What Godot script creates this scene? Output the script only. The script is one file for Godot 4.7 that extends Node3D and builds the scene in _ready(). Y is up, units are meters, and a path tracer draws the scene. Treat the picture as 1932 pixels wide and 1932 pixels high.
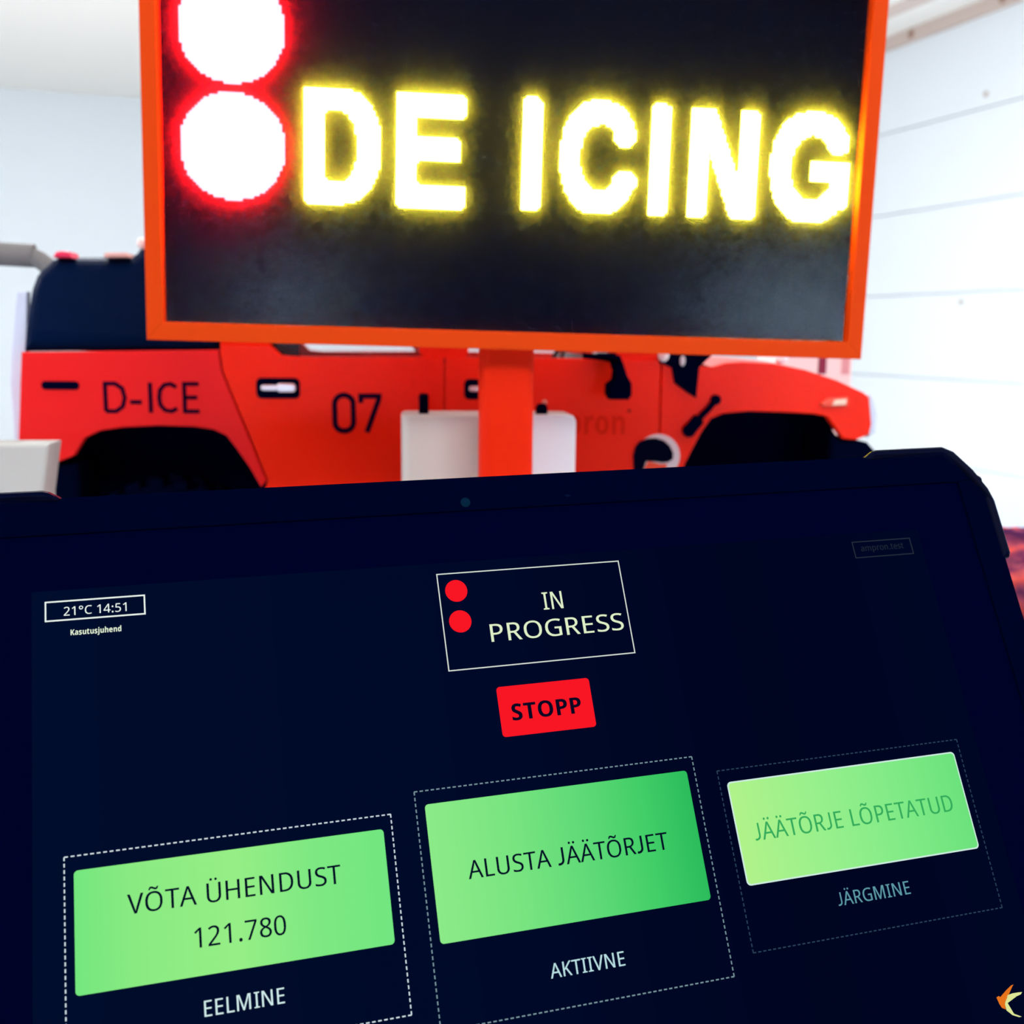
extends Node3D
# A rugged tablet in front of a small LED sign and a model pickup, on a white table in a bright panelled hall. Units: metres.

const EYE := Vector3(-0.05833, 0.19341, 0.51399)
const LED := 0.00125
var used := {}


func _ready() -> void:
	# --- camera, sky, added fill lamps, exposure
	var cam := Camera3D.new()
	cam.name = "camera"
	cam.transform = Transform3D(Basis(Vector3(0.99412, 0.01019, 0.10781), Vector3(0.00729, 0.98701, -0.16048), Vector3(-0.10805, 0.16032, 0.98113)), EYE)
	cam.fov = 50.57
	cam.near = 0.02
	var lens := CameraAttributesPhysical.new()
	lens.frustum_focal_length = 25.405
	lens.frustum_focus_distance = 0.252
	lens.frustum_near = 0.02
	lens.frustum_far = 100.0
	lens.exposure_aperture = 15.0
	cam.attributes = lens
	add_child(cam)
	cam.fov = 50.57
	var env := Environment.new()
	env.background_mode = Environment.BG_COLOR
	env.background_color = srgb(190, 218, 246)
	env.background_energy_multiplier = 62.0
	env.tonemap_mode = Environment.TONE_MAPPER_LINEAR
	env.tonemap_exposure = 1.0
	env.sdfgi_enabled = true
	env.ssao_enabled = true
	env.ssil_enabled = true
	var we := WorldEnvironment.new()
	we.name = "world"
	we.environment = env
	add_child(we)
	var lamps := [
		[Vector3(-2.2, 1.53, -2.6), "added unseen fill light, farther panel on the left, out over the table", 15.0],
		[Vector3(0.2, 1.53, -2.6), "added unseen fill light, farther panel in the middle, above the pickup", 14.0],
		[Vector3(2.4, 1.53, -1.4), "added unseen fill light, farther panel on the right, beside the panelled wall", 3.6],
		[Vector3(-2.2, 1.53, 1.0), "added unseen fill light, nearer panel on the left, behind the viewer", 5.6],
		[Vector3(0.2, 1.53, 1.4), "added unseen fill light, nearer panel in the middle, behind the viewer", 5.6],
		[Vector3(2.4, 1.53, 1.0), "added unseen fill light, nearer panel on the right, behind the viewer", 5.6],
	]
	for l in lamps:
		fill_panel(l[0], l[2], l[1])
	make_room()
	make_table()
	make_sign()
	make_truck()
	make_tablet()
	make_small_things()


# ------------------------------------------------------------------ helpers
func srgb(r: float, g: float, b: float, a := 1.0) -> Color:
	return Color(r / 255.0, g / 255.0, b / 255.0, a)


func mat(c: Color, rough := 0.8, spec := 0.0, metal := 0.0) -> StandardMaterial3D:
	var m := StandardMaterial3D.new()
	m.albedo_color = c
	m.roughness = rough
	m.metallic = metal
	if spec <= 0.0 and metal <= 0.0:
		m.specular_mode = BaseMaterial3D.SPECULAR_DISABLED
		m.metallic_specular = 0.0
	else:
		m.metallic_specular = spec
	return m


func glow(c: Color, energy := 1.0) -> StandardMaterial3D:
	var m := mat(Color.BLACK, 1.0)
	m.emission_enabled = true
	m.emission = c
	m.emission_energy_multiplier = energy
	return m


func numbered(called: String) -> String:
	var n: int = used.get(called, 0)
	used[called] = n + 1
	return called if n == 0 else "%s_%03d" % [called, n]


func thing(called: String, label: String, category: String, at := Vector3.ZERO, turn := Vector3.ZERO, group := "") -> Node3D:
	var o := Node3D.new()
	o.name = numbered(called)
	add_child(o)
	o.position = at
	o.rotation = turn
	tag(o, label, category, group)
	return o


func tag(o: Node, label: String, category: String, group := "") -> void:
	o.set_meta("label", label)
	o.set_meta("category", category)
	if group:
		o.set_meta("group", group)


func begin() -> SurfaceTool:
	var st := SurfaceTool.new()
	st.begin(Mesh.PRIMITIVE_TRIANGLES)
	st.set_smooth_group(-1)
	return st


func put(called: String, st: SurfaceTool, m: Material, parent: Node = self) -> MeshInstance3D:
	st.generate_normals()
	var o := MeshInstance3D.new()
	o.name = called if parent != self else numbered(called)
	o.mesh = st.commit()
	o.material_override = m
	parent.add_child(o, true)
	return o


func structure(called: String, st: SurfaceTool, m: Material) -> MeshInstance3D:
	var o := put(called, st, m)
	o.set_meta("kind", "structure")
	return o


func tri(st: SurfaceTool, a: Vector3, b: Vector3, c: Vector3, out: Vector3) -> void:
	if (b - a).cross(c - a).dot(out) > 0.0:
		var t := b
		b = c
		c = t
	st.add_vertex(a)
	st.add_vertex(b)
	st.add_vertex(c)


func quad(st: SurfaceTool, a: Vector3, b: Vector3, c: Vector3, d: Vector3, out: Vector3) -> void:
	tri(st, a, b, c, out)
	tri(st, a, c, d, out)


func box(st: SurfaceTool, lo: Vector3, hi: Vector3, bev := 0.0) -> void:
	var p := PackedVector2Array([Vector2(lo.x, lo.y), Vector2(hi.x, lo.y), Vector2(hi.x, hi.y), Vector2(lo.x, hi.y)])
	prism(st, p, hi.z, lo.z, bev, 2 if bev > 0.0 else 1)


func inset(p: PackedVector2Array, b: float) -> PackedVector2Array:
	# moves each edge of an anticlockwise outline inwards by b
	var out := PackedVector2Array()
	var n := p.size()
	for i in n:
		var e0 := (p[i] - p[(i + n - 1) % n]).normalized()
		var e1 := (p[(i + 1) % n] - p[i]).normalized()
		var n0 := Vector2(-e0.y, e0.x)
		var n1 := Vector2(-e1.y, e1.x)
		var k := maxf(0.35, 1.0 + n0.dot(n1))
		out.append(p[i] + (n0 + n1) / k * b)
	return out


func prism(st: SurfaceTool, poly: PackedVector2Array, zf: float, zb: float, bev := 0.0, steps := 2) -> void:
	# an outline in x and y given depth from zb to zf, both rims rounded by bev
	var p := poly
	if Geometry2D.is_polygon_clockwise(p):
		p = p.duplicate()
		p.reverse()
	var rings := []
	if bev > 0.0:
		for j in steps + 1:
			var a := PI / 2 * j / steps
			rings.append([inset(p, bev * (1.0 - sin(a))), zf - bev * (1.0 - cos(a))])
		for j in steps + 1:
			var a := PI / 2 * (steps - j) / steps
			rings.append([inset(p, bev * (1.0 - sin(a))), zb + bev * (1.0 - cos(a))])
	else:
		rings = [[p, zf], [p, zb]]
	var idx := Geometry2D.triangulate_polygon(p)
	for cap in [[rings[0], 1.0], [rings[-1], -1.0]]:
		var q: PackedVector2Array = cap[0][0]
		var z: float = cap[0][1]
		for i in range(0, idx.size(), 3):
			tri(st, Vector3(q[idx[i]].x, q[idx[i]].y, z), Vector3(q[idx[i + 1]].x, q[idx[i + 1]].y, z), Vector3(q[idx[i + 2]].x, q[idx[i + 2]].y, z), Vector3(0, 0, cap[1]))
	var n := p.size()
	for r in rings.size() - 1:
		var a: PackedVector2Array = rings[r][0]
		var b: PackedVector2Array = rings[r + 1][0]
		var za: float = rings[r][1]
		var zc: float = rings[r + 1][1]
		for i in n:
			var j := (i + 1) % n
			var e := p[j] - p[i]
			var out := Vector3(e.y, -e.x, 0).normalized() + Vector3(0, 0, 0.3 * signf(rings.size() / 2.0 - 0.9 - r) if bev > 0.0 else 0.0)
			quad(st, Vector3(a[i].x, a[i].y, za), Vector3(a[j].x, a[j].y, za), Vector3(b[j].x, b[j].y, zc), Vector3(b[i].x, b[i].y, zc), out)


func mm(list: Array) -> PackedVector2Array:
	# x, y pairs in millimetres
	var p := PackedVector2Array()
	for i in range(0, list.size(), 2):
		p.append(Vector2(list[i], list[i + 1]) / 1000.0)
	return p


func moved(p: PackedVector2Array, by: Vector2) -> PackedVector2Array:
	var q := PackedVector2Array()
	for v in p:
		q.append(v + by)
	return q


func round_rect(x0: float, y0: float, x1: float, y1: float, r: float, k := 5) -> PackedVector2Array:
	var p := PackedVector2Array()
	for c in [[x1 - r, y1 - r, 0.0], [x0 + r, y1 - r, 0.5], [x0 + r, y0 + r, 1.0], [x1 - r, y0 + r, 1.5]]:
		for i in k + 1:
			var a: float = PI * (c[2] + 0.5 * i / k)
			p.append(Vector2(c[0] + r * cos(a), c[1] + r * sin(a)))
	return p


func disc(x: float, y: float, r: float, k := 32) -> PackedVector2Array:
	var p := PackedVector2Array()
	for i in k:
		p.append(Vector2(x + r * cos(TAU * i / k), y + r * sin(TAU * i / k)))
	return p


func ribbon(st: SurfaceTool, pts: PackedVector2Array, w: float, zf: float, zb: float, closed := false) -> void:
	# a stroke of even width along a path, mitred at its bends
	var n := pts.size()
	var l := PackedVector2Array()
	var r := PackedVector2Array()
	for i in n:
		var a := pts[(i + n - 1) % n] if closed or i > 0 else pts[i] * 2.0 - pts[i + 1]
		var b := pts[(i + 1) % n] if closed or i < n - 1 else pts[i] * 2.0 - pts[i - 1]
		var e0 := (pts[i] - a).normalized()
		var e1 := (b - pts[i]).normalized()
		var nn := Vector2(-e0.y - e1.y, e0.x + e1.x)
		nn = nn / maxf(0.5, 1.0 + e0.dot(e1)) * w / 2.0
		l.append(pts[i] + nn)
		r.append(pts[i] - nn)
	for i in (n if closed else n - 1):
		var j := (i + 1) % n
		var q := [l[i], l[j], r[j], r[i]]
		quad(st, v3(q[0], zf), v3(q[1], zf), v3(q[2], zf), v3(q[3], zf), Vector3(0, 0, 1))
		var side := v3(l[i] - r[i], 0)
		quad(st, v3(q[0], zf), v3(q[1], zf), v3(q[1], zb), v3(q[0], zb), side)
		quad(st, v3(q[2], zf), v3(q[3], zf), v3(q[3], zb), v3(q[2], zb), -side)
	if not closed:
		for k in [0, n - 1]:
			quad(st, v3(l[k], zf), v3(r[k], zf), v3(r[k], zb), v3(l[k], zb), v3(pts[k] - pts[1 if k == 0 else n - 2], 0))


func v3(p: Vector2, z: float) -> Vector3:
	return Vector3(p.x, p.y, z)


func lathe(st: SurfaceTool, prof: PackedVector2Array, k := 32, at := Vector3.ZERO, axis := Vector3.BACK) -> void:
	# profile points are (radius, along the axis)
	st.set_smooth_group(1)
	var q := Quaternion(Vector3.BACK, axis) if axis != -Vector3.BACK else Quaternion(Vector3.UP, PI)
	for i in k:
		var a0 := TAU * i / k
		var a1 := TAU * (i + 1) / k
		for j in prof.size() - 1:
			var p := prof[j]
			var s := prof[j + 1]
			var d := s - p
			var am := (a0 + a1) / 2
			var out := Vector3(d.y * cos(am), d.y * sin(am), -d.x)
			quad(st, at + q * Vector3(p.x * cos(a0), p.x * sin(a0), p.y), at + q * Vector3(p.x * cos(a1), p.x * sin(a1), p.y), at + q * Vector3(s.x * cos(a1), s.x * sin(a1), s.y), at + q * Vector3(s.x * cos(a0), s.x * sin(a0), s.y), q * out)
	st.set_smooth_group(-1)


func ball(st: SurfaceTool, at: Vector3, r: Vector3, k := 14) -> void:
	st.set_smooth_group(2)
	for i in k:
		for j in 2 * k:
			var c := []
			for d in [[0, 0], [1, 0], [1, 1], [0, 1]]:
				var u: float = PI * (i + d[0]) / k
				var v: float = PI * (j + d[1]) / k
				c.append(at + Vector3(sin(u) * cos(v), cos(u), sin(u) * sin(v)) * r)
			quad(st, c[0], c[1], c[2], c[3], (c[0] + c[2]) / 2 - at)
	st.set_smooth_group(-1)


func tube(st: SurfaceTool, path: Array, r: float, k := 12) -> void:
	st.set_smooth_group(3)
	var rings := []
	for i in path.size():
		var t: Vector3 = (path[mini(i + 1, path.size() - 1)] - path[maxi(i - 1, 0)]).normalized()
		var u := t.cross(Vector3(0.13, 0.31, 0.94)).normalized()
		var v := t.cross(u)
		var ring := []
		for j in k:
			ring.append(path[i] + (u * cos(TAU * j / k) + v * sin(TAU * j / k)) * r)
		rings.append(ring)
	for i in path.size() - 1:
		for j in k:
			var m := (j + 1) % k
			quad(st, rings[i][j], rings[i][m], rings[i + 1][m], rings[i + 1][j], rings[i][j] + rings[i][m] - 2.0 * path[i])
	st.set_smooth_group(-1)
	for e in [0, path.size() - 1]:
		var out: Vector3 = path[e] - path[1 if e == 0 else e - 1]
		for j in k:
			tri(st, path[e], rings[e][j], rings[e][(j + 1) % k], out)


# ------------------------------------------------------------------ lettering
var fonts := {}


func font(face: String, weight := 400) -> SystemFont:
	var key := face + str(weight)
	if not fonts.has(key):
		var f := SystemFont.new()
		f.font_names = PackedStringArray([face])
		f.font_weight = weight
		fonts[key] = f
	return fonts[key]


func words(called: String, text: String, x0: float, x1: float, base: float, cap: float, m: Material, parent: Node, z := 0.0, depth := 0.00005, face := "Droid Sans", weight := 400, bar := 0.13) -> MeshInstance3D:
	# one line set so that its capitals stand from base to base + cap and its ink runs from x0 to x1 (metres)
	var f := font(face, weight)
	var st := begin()
	var size := 64
	var mesh := TextMesh.new()
	mesh.font = f
	mesh.font_size = size
	mesh.pixel_size = 1.0
	mesh.depth = 1.0
	mesh.curve_step = 0.6
	mesh.horizontal_alignment = HORIZONTAL_ALIGNMENT_LEFT
	mesh.vertical_alignment = VERTICAL_ALIGNMENT_BOTTOM
	mesh.text = "H"
	var h := mesh.get_aabb()
	var capital := h.size.y
	var pen := 0.0
	var lo := 1e9
	var hi := -1e9
	var jobs := []
	var part := ""
	for i in text.length() + 1:
		var ch := text[i] if i < text.length() else ""
		if ch == "J" or ch == "":
			if part != "":
				var tm: TextMesh = mesh.duplicate()
				tm.text = part
				var bb := tm.get_aabb()
				jobs.append([tm, pen])
				if part.strip_edges() != "":
					lo = minf(lo, pen + bb.position.x)
					hi = maxf(hi, pen + bb.end.x)
				pen += f.get_string_size(part, HORIZONTAL_ALIGNMENT_LEFT, -1, size).x
				part = ""
			if ch == "J":
				jobs.append([null, pen])
				lo = minf(lo, pen + 0.04 * capital)
				hi = maxf(hi, pen + 0.42 * capital)
				pen += 0.52 * capital
		else:
			part += ch
	var sx := (x1 - x0) / (hi - lo)
	var sy := cap / capital
	for job in jobs:
		if job[0] == null:
			var js := PackedVector2Array()
			var px: float = job[1]
			js.append(Vector2(px + 0.04 * capital, 0.075 * capital))
			for k in 6:
				var a := -PI / 2 + PI / 2 * k / 5
				js.append(Vector2(px + (0.12 + 0.235 * cos(a)) * capital, (0.28 + 0.22 * sin(a)) * capital))
			js.append(Vector2(px + 0.355 * capital, capital))
			var jt := begin()
			ribbon(jt, js, bar * capital, 0.5, -0.5)
			jt.generate_normals()
			jt.index()
			st.append_from(jt.commit(), 0, Transform3D(Basis.from_scale(Vector3(sx, sy, depth)), Vector3(x0 - lo * sx, base, z + depth / 2)))
		else:
			st.append_from(job[0], 0, Transform3D(Basis.from_scale(Vector3(sx, sy, depth)), Vector3(x0 + (job[1] - lo) * sx, base - h.position.y * sy, z + depth / 2)))
	var o := MeshInstance3D.new()
	o.name = called
	o.mesh = st.commit()
	o.material_override = m
	parent.add_child(o, true)
	return o


# ------------------------------------------------------------------ the hall
var hall := Transform3D(Basis(Vector3(0.976, 0, -0.218).normalized(), Vector3.UP, Vector3(0.218, 0, 0.976).normalized()), EYE)
const FLOOR := -0.94
const TOP := 1.55
const RIGHT := 3.77
const LEFT := -4.3
const BACK := -8.04
const FRONT := 2.8


func fill_panel(at: Vector3, energy: float, label: String) -> void:  # fill light added overhead to brighten the hall, out of view
	var o := thing("fill_light", label, "added fill light", hall * at, Vector3(0, hall.basis.get_euler().y, 0), "added fill panels")
	var st := begin()
	prism(st, round_rect(-0.6, -0.35, 0.6, 0.35, 0.01), 0.012, -0.012, 0.003)
	var f := put("frame", st, mat(srgb(240, 240, 240), 0.5, 0.3), o)
	f.rotation.x = PI / 2
	f.position.y = 0.004
	st = begin()
	box(st, Vector3(-0.57, -0.012, -0.32), Vector3(0.57, -0.009, 0.32))
	put("diffuser", st, glow(srgb(250, 252, 255), 1.0), o)
	var l := AreaLight3D.new()
	l.name = "lamp"
	l.area_size = Vector2(1.14, 0.64)
	l.area_normalize_energy = false
	l.light_energy = energy
	l.light_color = srgb(248, 251, 255)
	l.area_range = 30.0
	l.area_attenuation = 2.0
	l.shadow_enabled = true
	l.rotation.x = -PI / 2
	l.position.y = -0.02
	o.add_child(l)


func make_room() -> void:
	var white := mat(srgb(238, 245, 252), 0.9)
	var st := begin()
	box(st, Vector3(LEFT - 0.2, FLOOR - 0.15, BACK - 0.2), Vector3(RIGHT + 0.2, FLOOR, FRONT + 0.2))
	structure("floor", st, mat(srgb(240, 238, 234), 0.7)).transform = hall
	st = begin()
	box(st, Vector3(LEFT - 0.2, TOP, BACK - 0.2), Vector3(RIGHT + 0.2, TOP + 0.15, FRONT + 0.2))
	structure("ceiling", st, mat(srgb(250, 249, 246), 0.9)).transform = hall
	st = begin()
	box(st, Vector3(LEFT - 0.2, FLOOR, BACK - 0.2), Vector3(RIGHT + 0.2, TOP, BACK))
	structure("wall_back", st, white).transform = hall
	st = begin()
	box(st, Vector3(LEFT - 0.2, FLOOR, BACK), Vector3(LEFT, TOP, FRONT))
	structure("wall_left", st, white).transform = hall
	st = begin()
	box(st, Vector3(RIGHT + 0.02, FLOOR, BACK), Vector3(RIGHT + 0.2, TOP, FRONT))
	var wall := structure("wall_right", st, white)
	wall.transform = hall
	var y := TOP - 0.06 - 0.42 * 6
	for i in 6:
		var s := begin()
		box(s, Vector3(RIGHT, maxf(y, FLOOR) + 0.003, BACK), Vector3(RIGHT + 0.02, y + 0.42 - 0.003, FRONT), 0.003)
		put("plank", s, white, wall)
		y += 0.42
	for p in [Vector3(RIGHT, 1.13, -4.29), Vector3(RIGHT, 0.183, -4.35)]:
		var s := begin()
		ball(s, p, Vector3(0.008, 0.014, 0.014), 6)
		put("nail_head", s, mat(srgb(190, 175, 165), 0.6, 0.3), wall)
	# cornice along the right wall, with its fixing knobs, and a batten on the ceiling
	st = begin()
	box(st, Vector3(RIGHT - 0.025, TOP - 0.062, BACK), Vector3(RIGHT + 0.01, TOP, FRONT), 0.006)
	var trim := structure("trim_1", st, mat(srgb(214, 196, 188), 0.8))
	trim.transform = hall
	for zz in [-4.82, -4.2, -3.55]:
		var s := begin()
		ball(s, Vector3(RIGHT - 0.026, TOP - 0.03, zz), Vector3(0.012, 0.022, 0.022), 6)
		put("knob", s, mat(srgb(170, 140, 125), 0.7), trim)
	st = begin()
	box(st, Vector3(RIGHT - 0.36, TOP - 0.016, BACK), Vector3(RIGHT - 0.27, TOP, FRONT), 0.004)
	structure("trim_2", st, mat(srgb(222, 206, 200), 0.8)).transform = hall
	# the wall behind the photographer, with two slits added for streaks on the sign and front fill
	st = begin()
	var holes := [[-1.2, -0.85], [0.5, 1.4]]
	var w0 := -0.03
	var w1 := 0.16
	var x := LEFT
	for h in holes:
		box(st, Vector3(x, FLOOR, FRONT), Vector3(h[0], TOP, FRONT + 0.2))
		box(st, Vector3(h[0], FLOOR, FRONT), Vector3(h[1], w0, FRONT + 0.2))
		box(st, Vector3(h[0], w1, FRONT), Vector3(h[1], TOP, FRONT + 0.2))
		x = h[1]
	box(st, Vector3(x, FLOOR, FRONT), Vector3(RIGHT, TOP, FRONT + 0.2))
	structure("wall_front", st, mat(srgb(52, 58, 76), 0.9)).transform = hall
	var glass := mat(Color(0.95, 0.97, 1.0, 0.03), 0.02, 0.5)
	glass.transparency = BaseMaterial3D.TRANSPARENCY_ALPHA
	var n := 1
	for h in holes:
		st = begin()
		for b in [[h[0], h[0] + 0.02, w0, w1], [h[1] - 0.02, h[1], w0, w1], [h[0] + 0.02, h[1] - 0.02, w0, w0 + 0.02], [h[0] + 0.02, h[1] - 0.02, w1 - 0.02, w1]]:
			box(st, Vector3(b[0], b[2], FRONT + 0.08), Vector3(b[1], b[3], FRONT + 0.13))
		var win := structure("streak_slit_%d" % n, st, mat(srgb(235, 235, 235), 0.6, 0.3))
		win.transform = hall
		st = begin()
		box(st, Vector3(h[0] + 0.02, w0 + 0.02, FRONT + 0.1), Vector3(h[1] - 0.02, w1 - 0.02, FRONT + 0.104))
		put("pane", st, glass, win)
		n += 1


func make_table() -> void:
	var o := thing("table", "large pale table carrying the tablet, the sign and the pickup", "table", Vector3(0, -0.7466, -0.15))
	var top := mat(srgb(166, 178, 194), 0.7, 0.05)
	var st := begin()
	prism(st, round_rect(-1.0, -0.72, 1.0, 0.62, 0.03), 0.7466, 0.7166, 0.003)
	var t := put("tabletop", st, top, o)
	t.mesh = turned(t.mesh, Basis(Vector3.RIGHT, Vector3.FORWARD, Vector3.UP))
	for s in [[-0.92, -0.55], [0.92, -0.55], [-0.92, 0.64], [0.92, 0.64]]:
		st = begin()
		box(st, Vector3(s[0] - 0.025, 0, s[1] - 0.025), Vector3(s[0] + 0.025, 0.717, s[1] + 0.025), 0.004)
		put("leg", st, mat(srgb(205, 207, 210), 0.4, 0.5), o)


func turned(m: Mesh, b: Basis) -> ArrayMesh:
	var st := SurfaceTool.new()
	st.append_from(m, 0, Transform3D(b, Vector3.ZERO))
	return st.commit()


# ------------------------------------------------------------------ the LED sign
func lit(shape: Callable, x0: float, x1: float, y0: float, y1: float, zf: float, zb: float) -> SurfaceTool:
	# fills a shape with square LED cells, each row in runs
	var st := begin()
	for j in range(floori(y0 / LED), ceili(y1 / LED)):
		var from := -1000
		for i in range(floori(x0 / LED), ceili(x1 / LED) + 2):
			var on: bool = i <= ceili(x1 / LED) and within(shape, Vector2(i + 0.5, j + 0.5) * LED * 1000.0)
			if on and from < -999:
				from = i
			elif not on and from > -1000:
				box(st, Vector3(from * LED, j * LED, zb), Vector3(i * LED, (j + 1) * LED, zf))
				from = -1000
	return st


func within(shape: Callable, p: Vector2) -> bool:
	for d in [Vector2(0.5, 0), Vector2(-0.5, 0), Vector2(0, 0.5), Vector2(0, -0.5)]:
		if not shape.call(p + d):
			return false
	return true


func bar(p: Vector2, x0: float, y0: float, x1: float, y1: float, r: float) -> bool:
	var c := Vector2((x0 + x1) / 2, (y0 + y1) / 2)
	var d := (p - c).abs() - Vector2((x1 - x0) / 2 - r, (y1 - y0) / 2 - r)
	return Vector2(maxf(d.x, 0), maxf(d.y, 0)).length() + minf(maxf(d.x, d.y), 0) < r


func oval(p: Vector2, cx: float, cy: float, rx: float, ry: float) -> bool:
	# a slightly squared ellipse
	return pow(absf(p.x - cx) / rx, 2.25) + pow(absf(p.y - cy) / ry, 2.25) < 1.0


func in_d(p: Vector2) -> bool:
	var outer := bar(p, -99.6, 55, -80, 106, 2.5) or (p.x > -84 and oval(p, -84, 80.5, 19.8, 25.5))
	var hole := bar(p, -89.3, 65.5, -80, 95.2, 1.5) or (p.x > -83 and oval(p, -83, 80.4, 7.4, 14.9))
	return outer and not hole


func in_e(p: Vector2) -> bool:
	return bar(p, -57.9, 55, -47.8, 106, 2.5) or bar(p, -57, 94.6, -26.2, 106, 3) or bar(p, -57, 75.6, -28, 86.6, 3) or bar(p, -57, 55, -25.8, 66, 3)


func in_i(p: Vector2, x: float) -> bool:
	return bar(p, x - 4.8, 55.4, x + 4.8, 106.2, 3)


func in_c(p: Vector2) -> bool:
	if Vector2((p.x - 47.6) / 5.8, (p.y - 91.2) / 5.2).length() < 1.0 or Vector2((p.x - 48.2) / 5.8, (p.y - 70.8) / 5.2).length() < 1.0:
		return true
	return oval(p, 35.8, 80.9, 18.6, 25.7) and not oval(p, 36.4, 80.9, 9.3, 14.4) and not (p.x > 38 and absf(p.y - 80.9 + (p.x - 50) * 0.05) < 1.5 + (p.x - 38) * 0.62)


func in_n(p: Vector2) -> bool:
	if bar(p, 77.8, 55.6, 87.6, 106, 2.5) or bar(p, 101.6, 55.6, 111.2, 106, 2.5):
		return true
	var t := (p.y - 55.6) / 50.4
	return t > 0 and t < 1 and p.x > lerpf(99.6, 79.5, t) and p.x < lerpf(110.0, 89.8, t)


func in_g(p: Vector2) -> bool:
	if bar(p, 136.6, 74.4, 156.6, 84.4, 2) or bar(p, 147.6, 62.5, 156.4, 84.4, 1.5):
		return true
	if Vector2((p.x - 150.3) / 5.8, (p.y - 92.2) / 5.2).length() < 1.0:
		return true
	return oval(p, 137.6, 80.9, 20.2, 25.6) and not oval(p, 138.0, 80.7, 9.8, 14.5) and not (p.x > 140 and p.y > 72 and p.y < 80.9 + 1.5 + (p.x - 138) * 0.62)


func make_sign() -> void:
	var o := thing("led_sign", "orange framed LED message sign on an orange post showing two red discs above the pickup", "sign", Vector3(0, 0, 0))
	var orange := mat(srgb(212, 64, 12), 0.45, 0.14)
	var head := Node3D.new()
	head.name = "display"
	o.add_child(head)
	head.position = Vector3(0, 0.195, 0)
	head.rotation.z = -deg_to_rad(1.05)
	# case behind the matrix, rim pieces round it
	var st := begin()
	prism(st, mm([-166, -6, 165, -6, 165, 166, -166, 166]), -0.004, -0.034, 0.002)
	put("case", st, orange, head)
	var rims := [mm([-168.2, -8.0, 166.9, -8.0, 159.8, 0.2, -160.8, 0.2]), mm([-168.2, 168, -160.8, 160.2, 159.8, 160.2, 166.9, 168]), mm([-168.2, -8, -160.8, 0.2, -160.8, 160.2, -168.2, 168]), mm([166.9, -8, 166.9, 168, 159.8, 160.2, 159.8, 0.2])]
	for r in rims:
		st = begin()
		prism(st, r, 0.006, -0.03, 0.0003)
		put("rim", st, orange, head)
	for y in [0.126, 0.077, 0.031, 0.006]:
		st = begin()
		lathe(st, PackedVector2Array([Vector2(0, 0.0012), Vector2(0.0012, 0.0010), Vector2(0.0018, 0)]), 10, Vector3(0.1669, y, -0.008), Vector3.RIGHT)
		put("screw", st, orange, head)
	# the dark matrix: board with a fine mask of slots between LED columns
	var board := mat(srgb(2, 12, 40), 0.7)
	st = begin()
	box(st, Vector3(-0.1608, 0.0002, -0.006), Vector3(0.1598, 0.1602, -0.0012))
	put("matrix_board", st, board, head)
	st = begin()
	for i in range(-128, 129):
		var x := i * LED
		quad(st, Vector3(x - 0.00022, 0.0003, -0.0004), Vector3(x + 0.00022, 0.0003, -0.0004), Vector3(x + 0.00022, 0.16, -0.0004), Vector3(x - 0.00022, 0.16, -0.0004), Vector3.BACK)
		for s in [-1.0, 1.0]:
			quad(st, Vector3(x + s * 0.00022, 0.0003, -0.0004), Vector3(x + s * 0.00022, 0.16, -0.0004), Vector3(x + s * 0.00022, 0.16, -0.0012), Vector3(x + s * 0.00022, 0.0003, -0.0012), Vector3(s, 0, 0))
	put("mask_ribs", st, mat(srgb(2, 6, 22), 0.8), head).set_meta("kind", "stuff")
	# lit groups of LEDs
	var amber := glow(Color(1.0, 0.82, 0.045).linear_to_srgb(), 64.0)
	var red := glow(Color(1.0, 0.0065, 0.0085).linear_to_srgb(), 210.0)
	for y in [128.3, 78.3]:
		put("red_disc", lit(func(p): return p.distance_to(Vector2(-130.1, y)) < 23.5, -0.156, -0.104, (y - 26) / 1000.0, (y + 26) / 1000.0, 0.0, -0.001), red, head)
	var letters := [[in_d, -0.1, -0.063], [in_e, -0.059, -0.025], [in_i.bind(3.9), -0.002, 0.01], [in_c, 0.016, 0.056], [in_i.bind(64.2), 0.058, 0.071], [in_n, 0.076, 0.113], [in_g, 0.115, 0.159]]
	for l in letters:
		put("letter", lit(l[0], l[1], l[2], 0.054, 0.108, 0.0, -0.001), amber, head)
	# matt front sheet that scatters a little of the light
	var sheet := mat(Color(1, 1, 1, 0.0), 0.2, 0.24)
	sheet.transparency = BaseMaterial3D.TRANSPARENCY_ALPHA
	st = begin()
	for z in [0.0026]:
		st = begin()
		quad(st, Vector3(-0.1608, 0.0002, z), Vector3(0.1598, 0.0002, z), Vector3(0.1598, 0.1602, z), Vector3(-0.1608, 0.1602, z), Vector3.BACK)
		put("front_sheet", st, sheet, head)
	# post with rounded corners and a foot plate
	st = begin()
	prism(st, round_rect(-0.0164, -0.028, 0.0092, -0.0045, 0.005), 0.192, 0.004, 0.0)
	var post := put("post", st, mat(srgb(228, 40, 12), 0.5, 0.14), o)
	post.mesh = turned(post.mesh, Basis(Vector3.RIGHT, Vector3.FORWARD, Vector3.UP))
	post.position.z = -0.033
	st = begin()
	prism(st, round_rect(-0.07, -0.04, 0.062, 0.018, 0.008), 0.004, 0.0, 0.001)
	var foot := put("foot_plate", st, orange, o)
	foot.mesh = turned(foot.mesh, Basis(Vector3.RIGHT, Vector3.FORWARD, Vector3.UP))
	foot.position.z = -0.01


# ------------------------------------------------------------------ the pickup
const TRUCK_AT := Vector3(-0.02, 0, -0.2075)
const HALF := 0.1075


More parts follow.
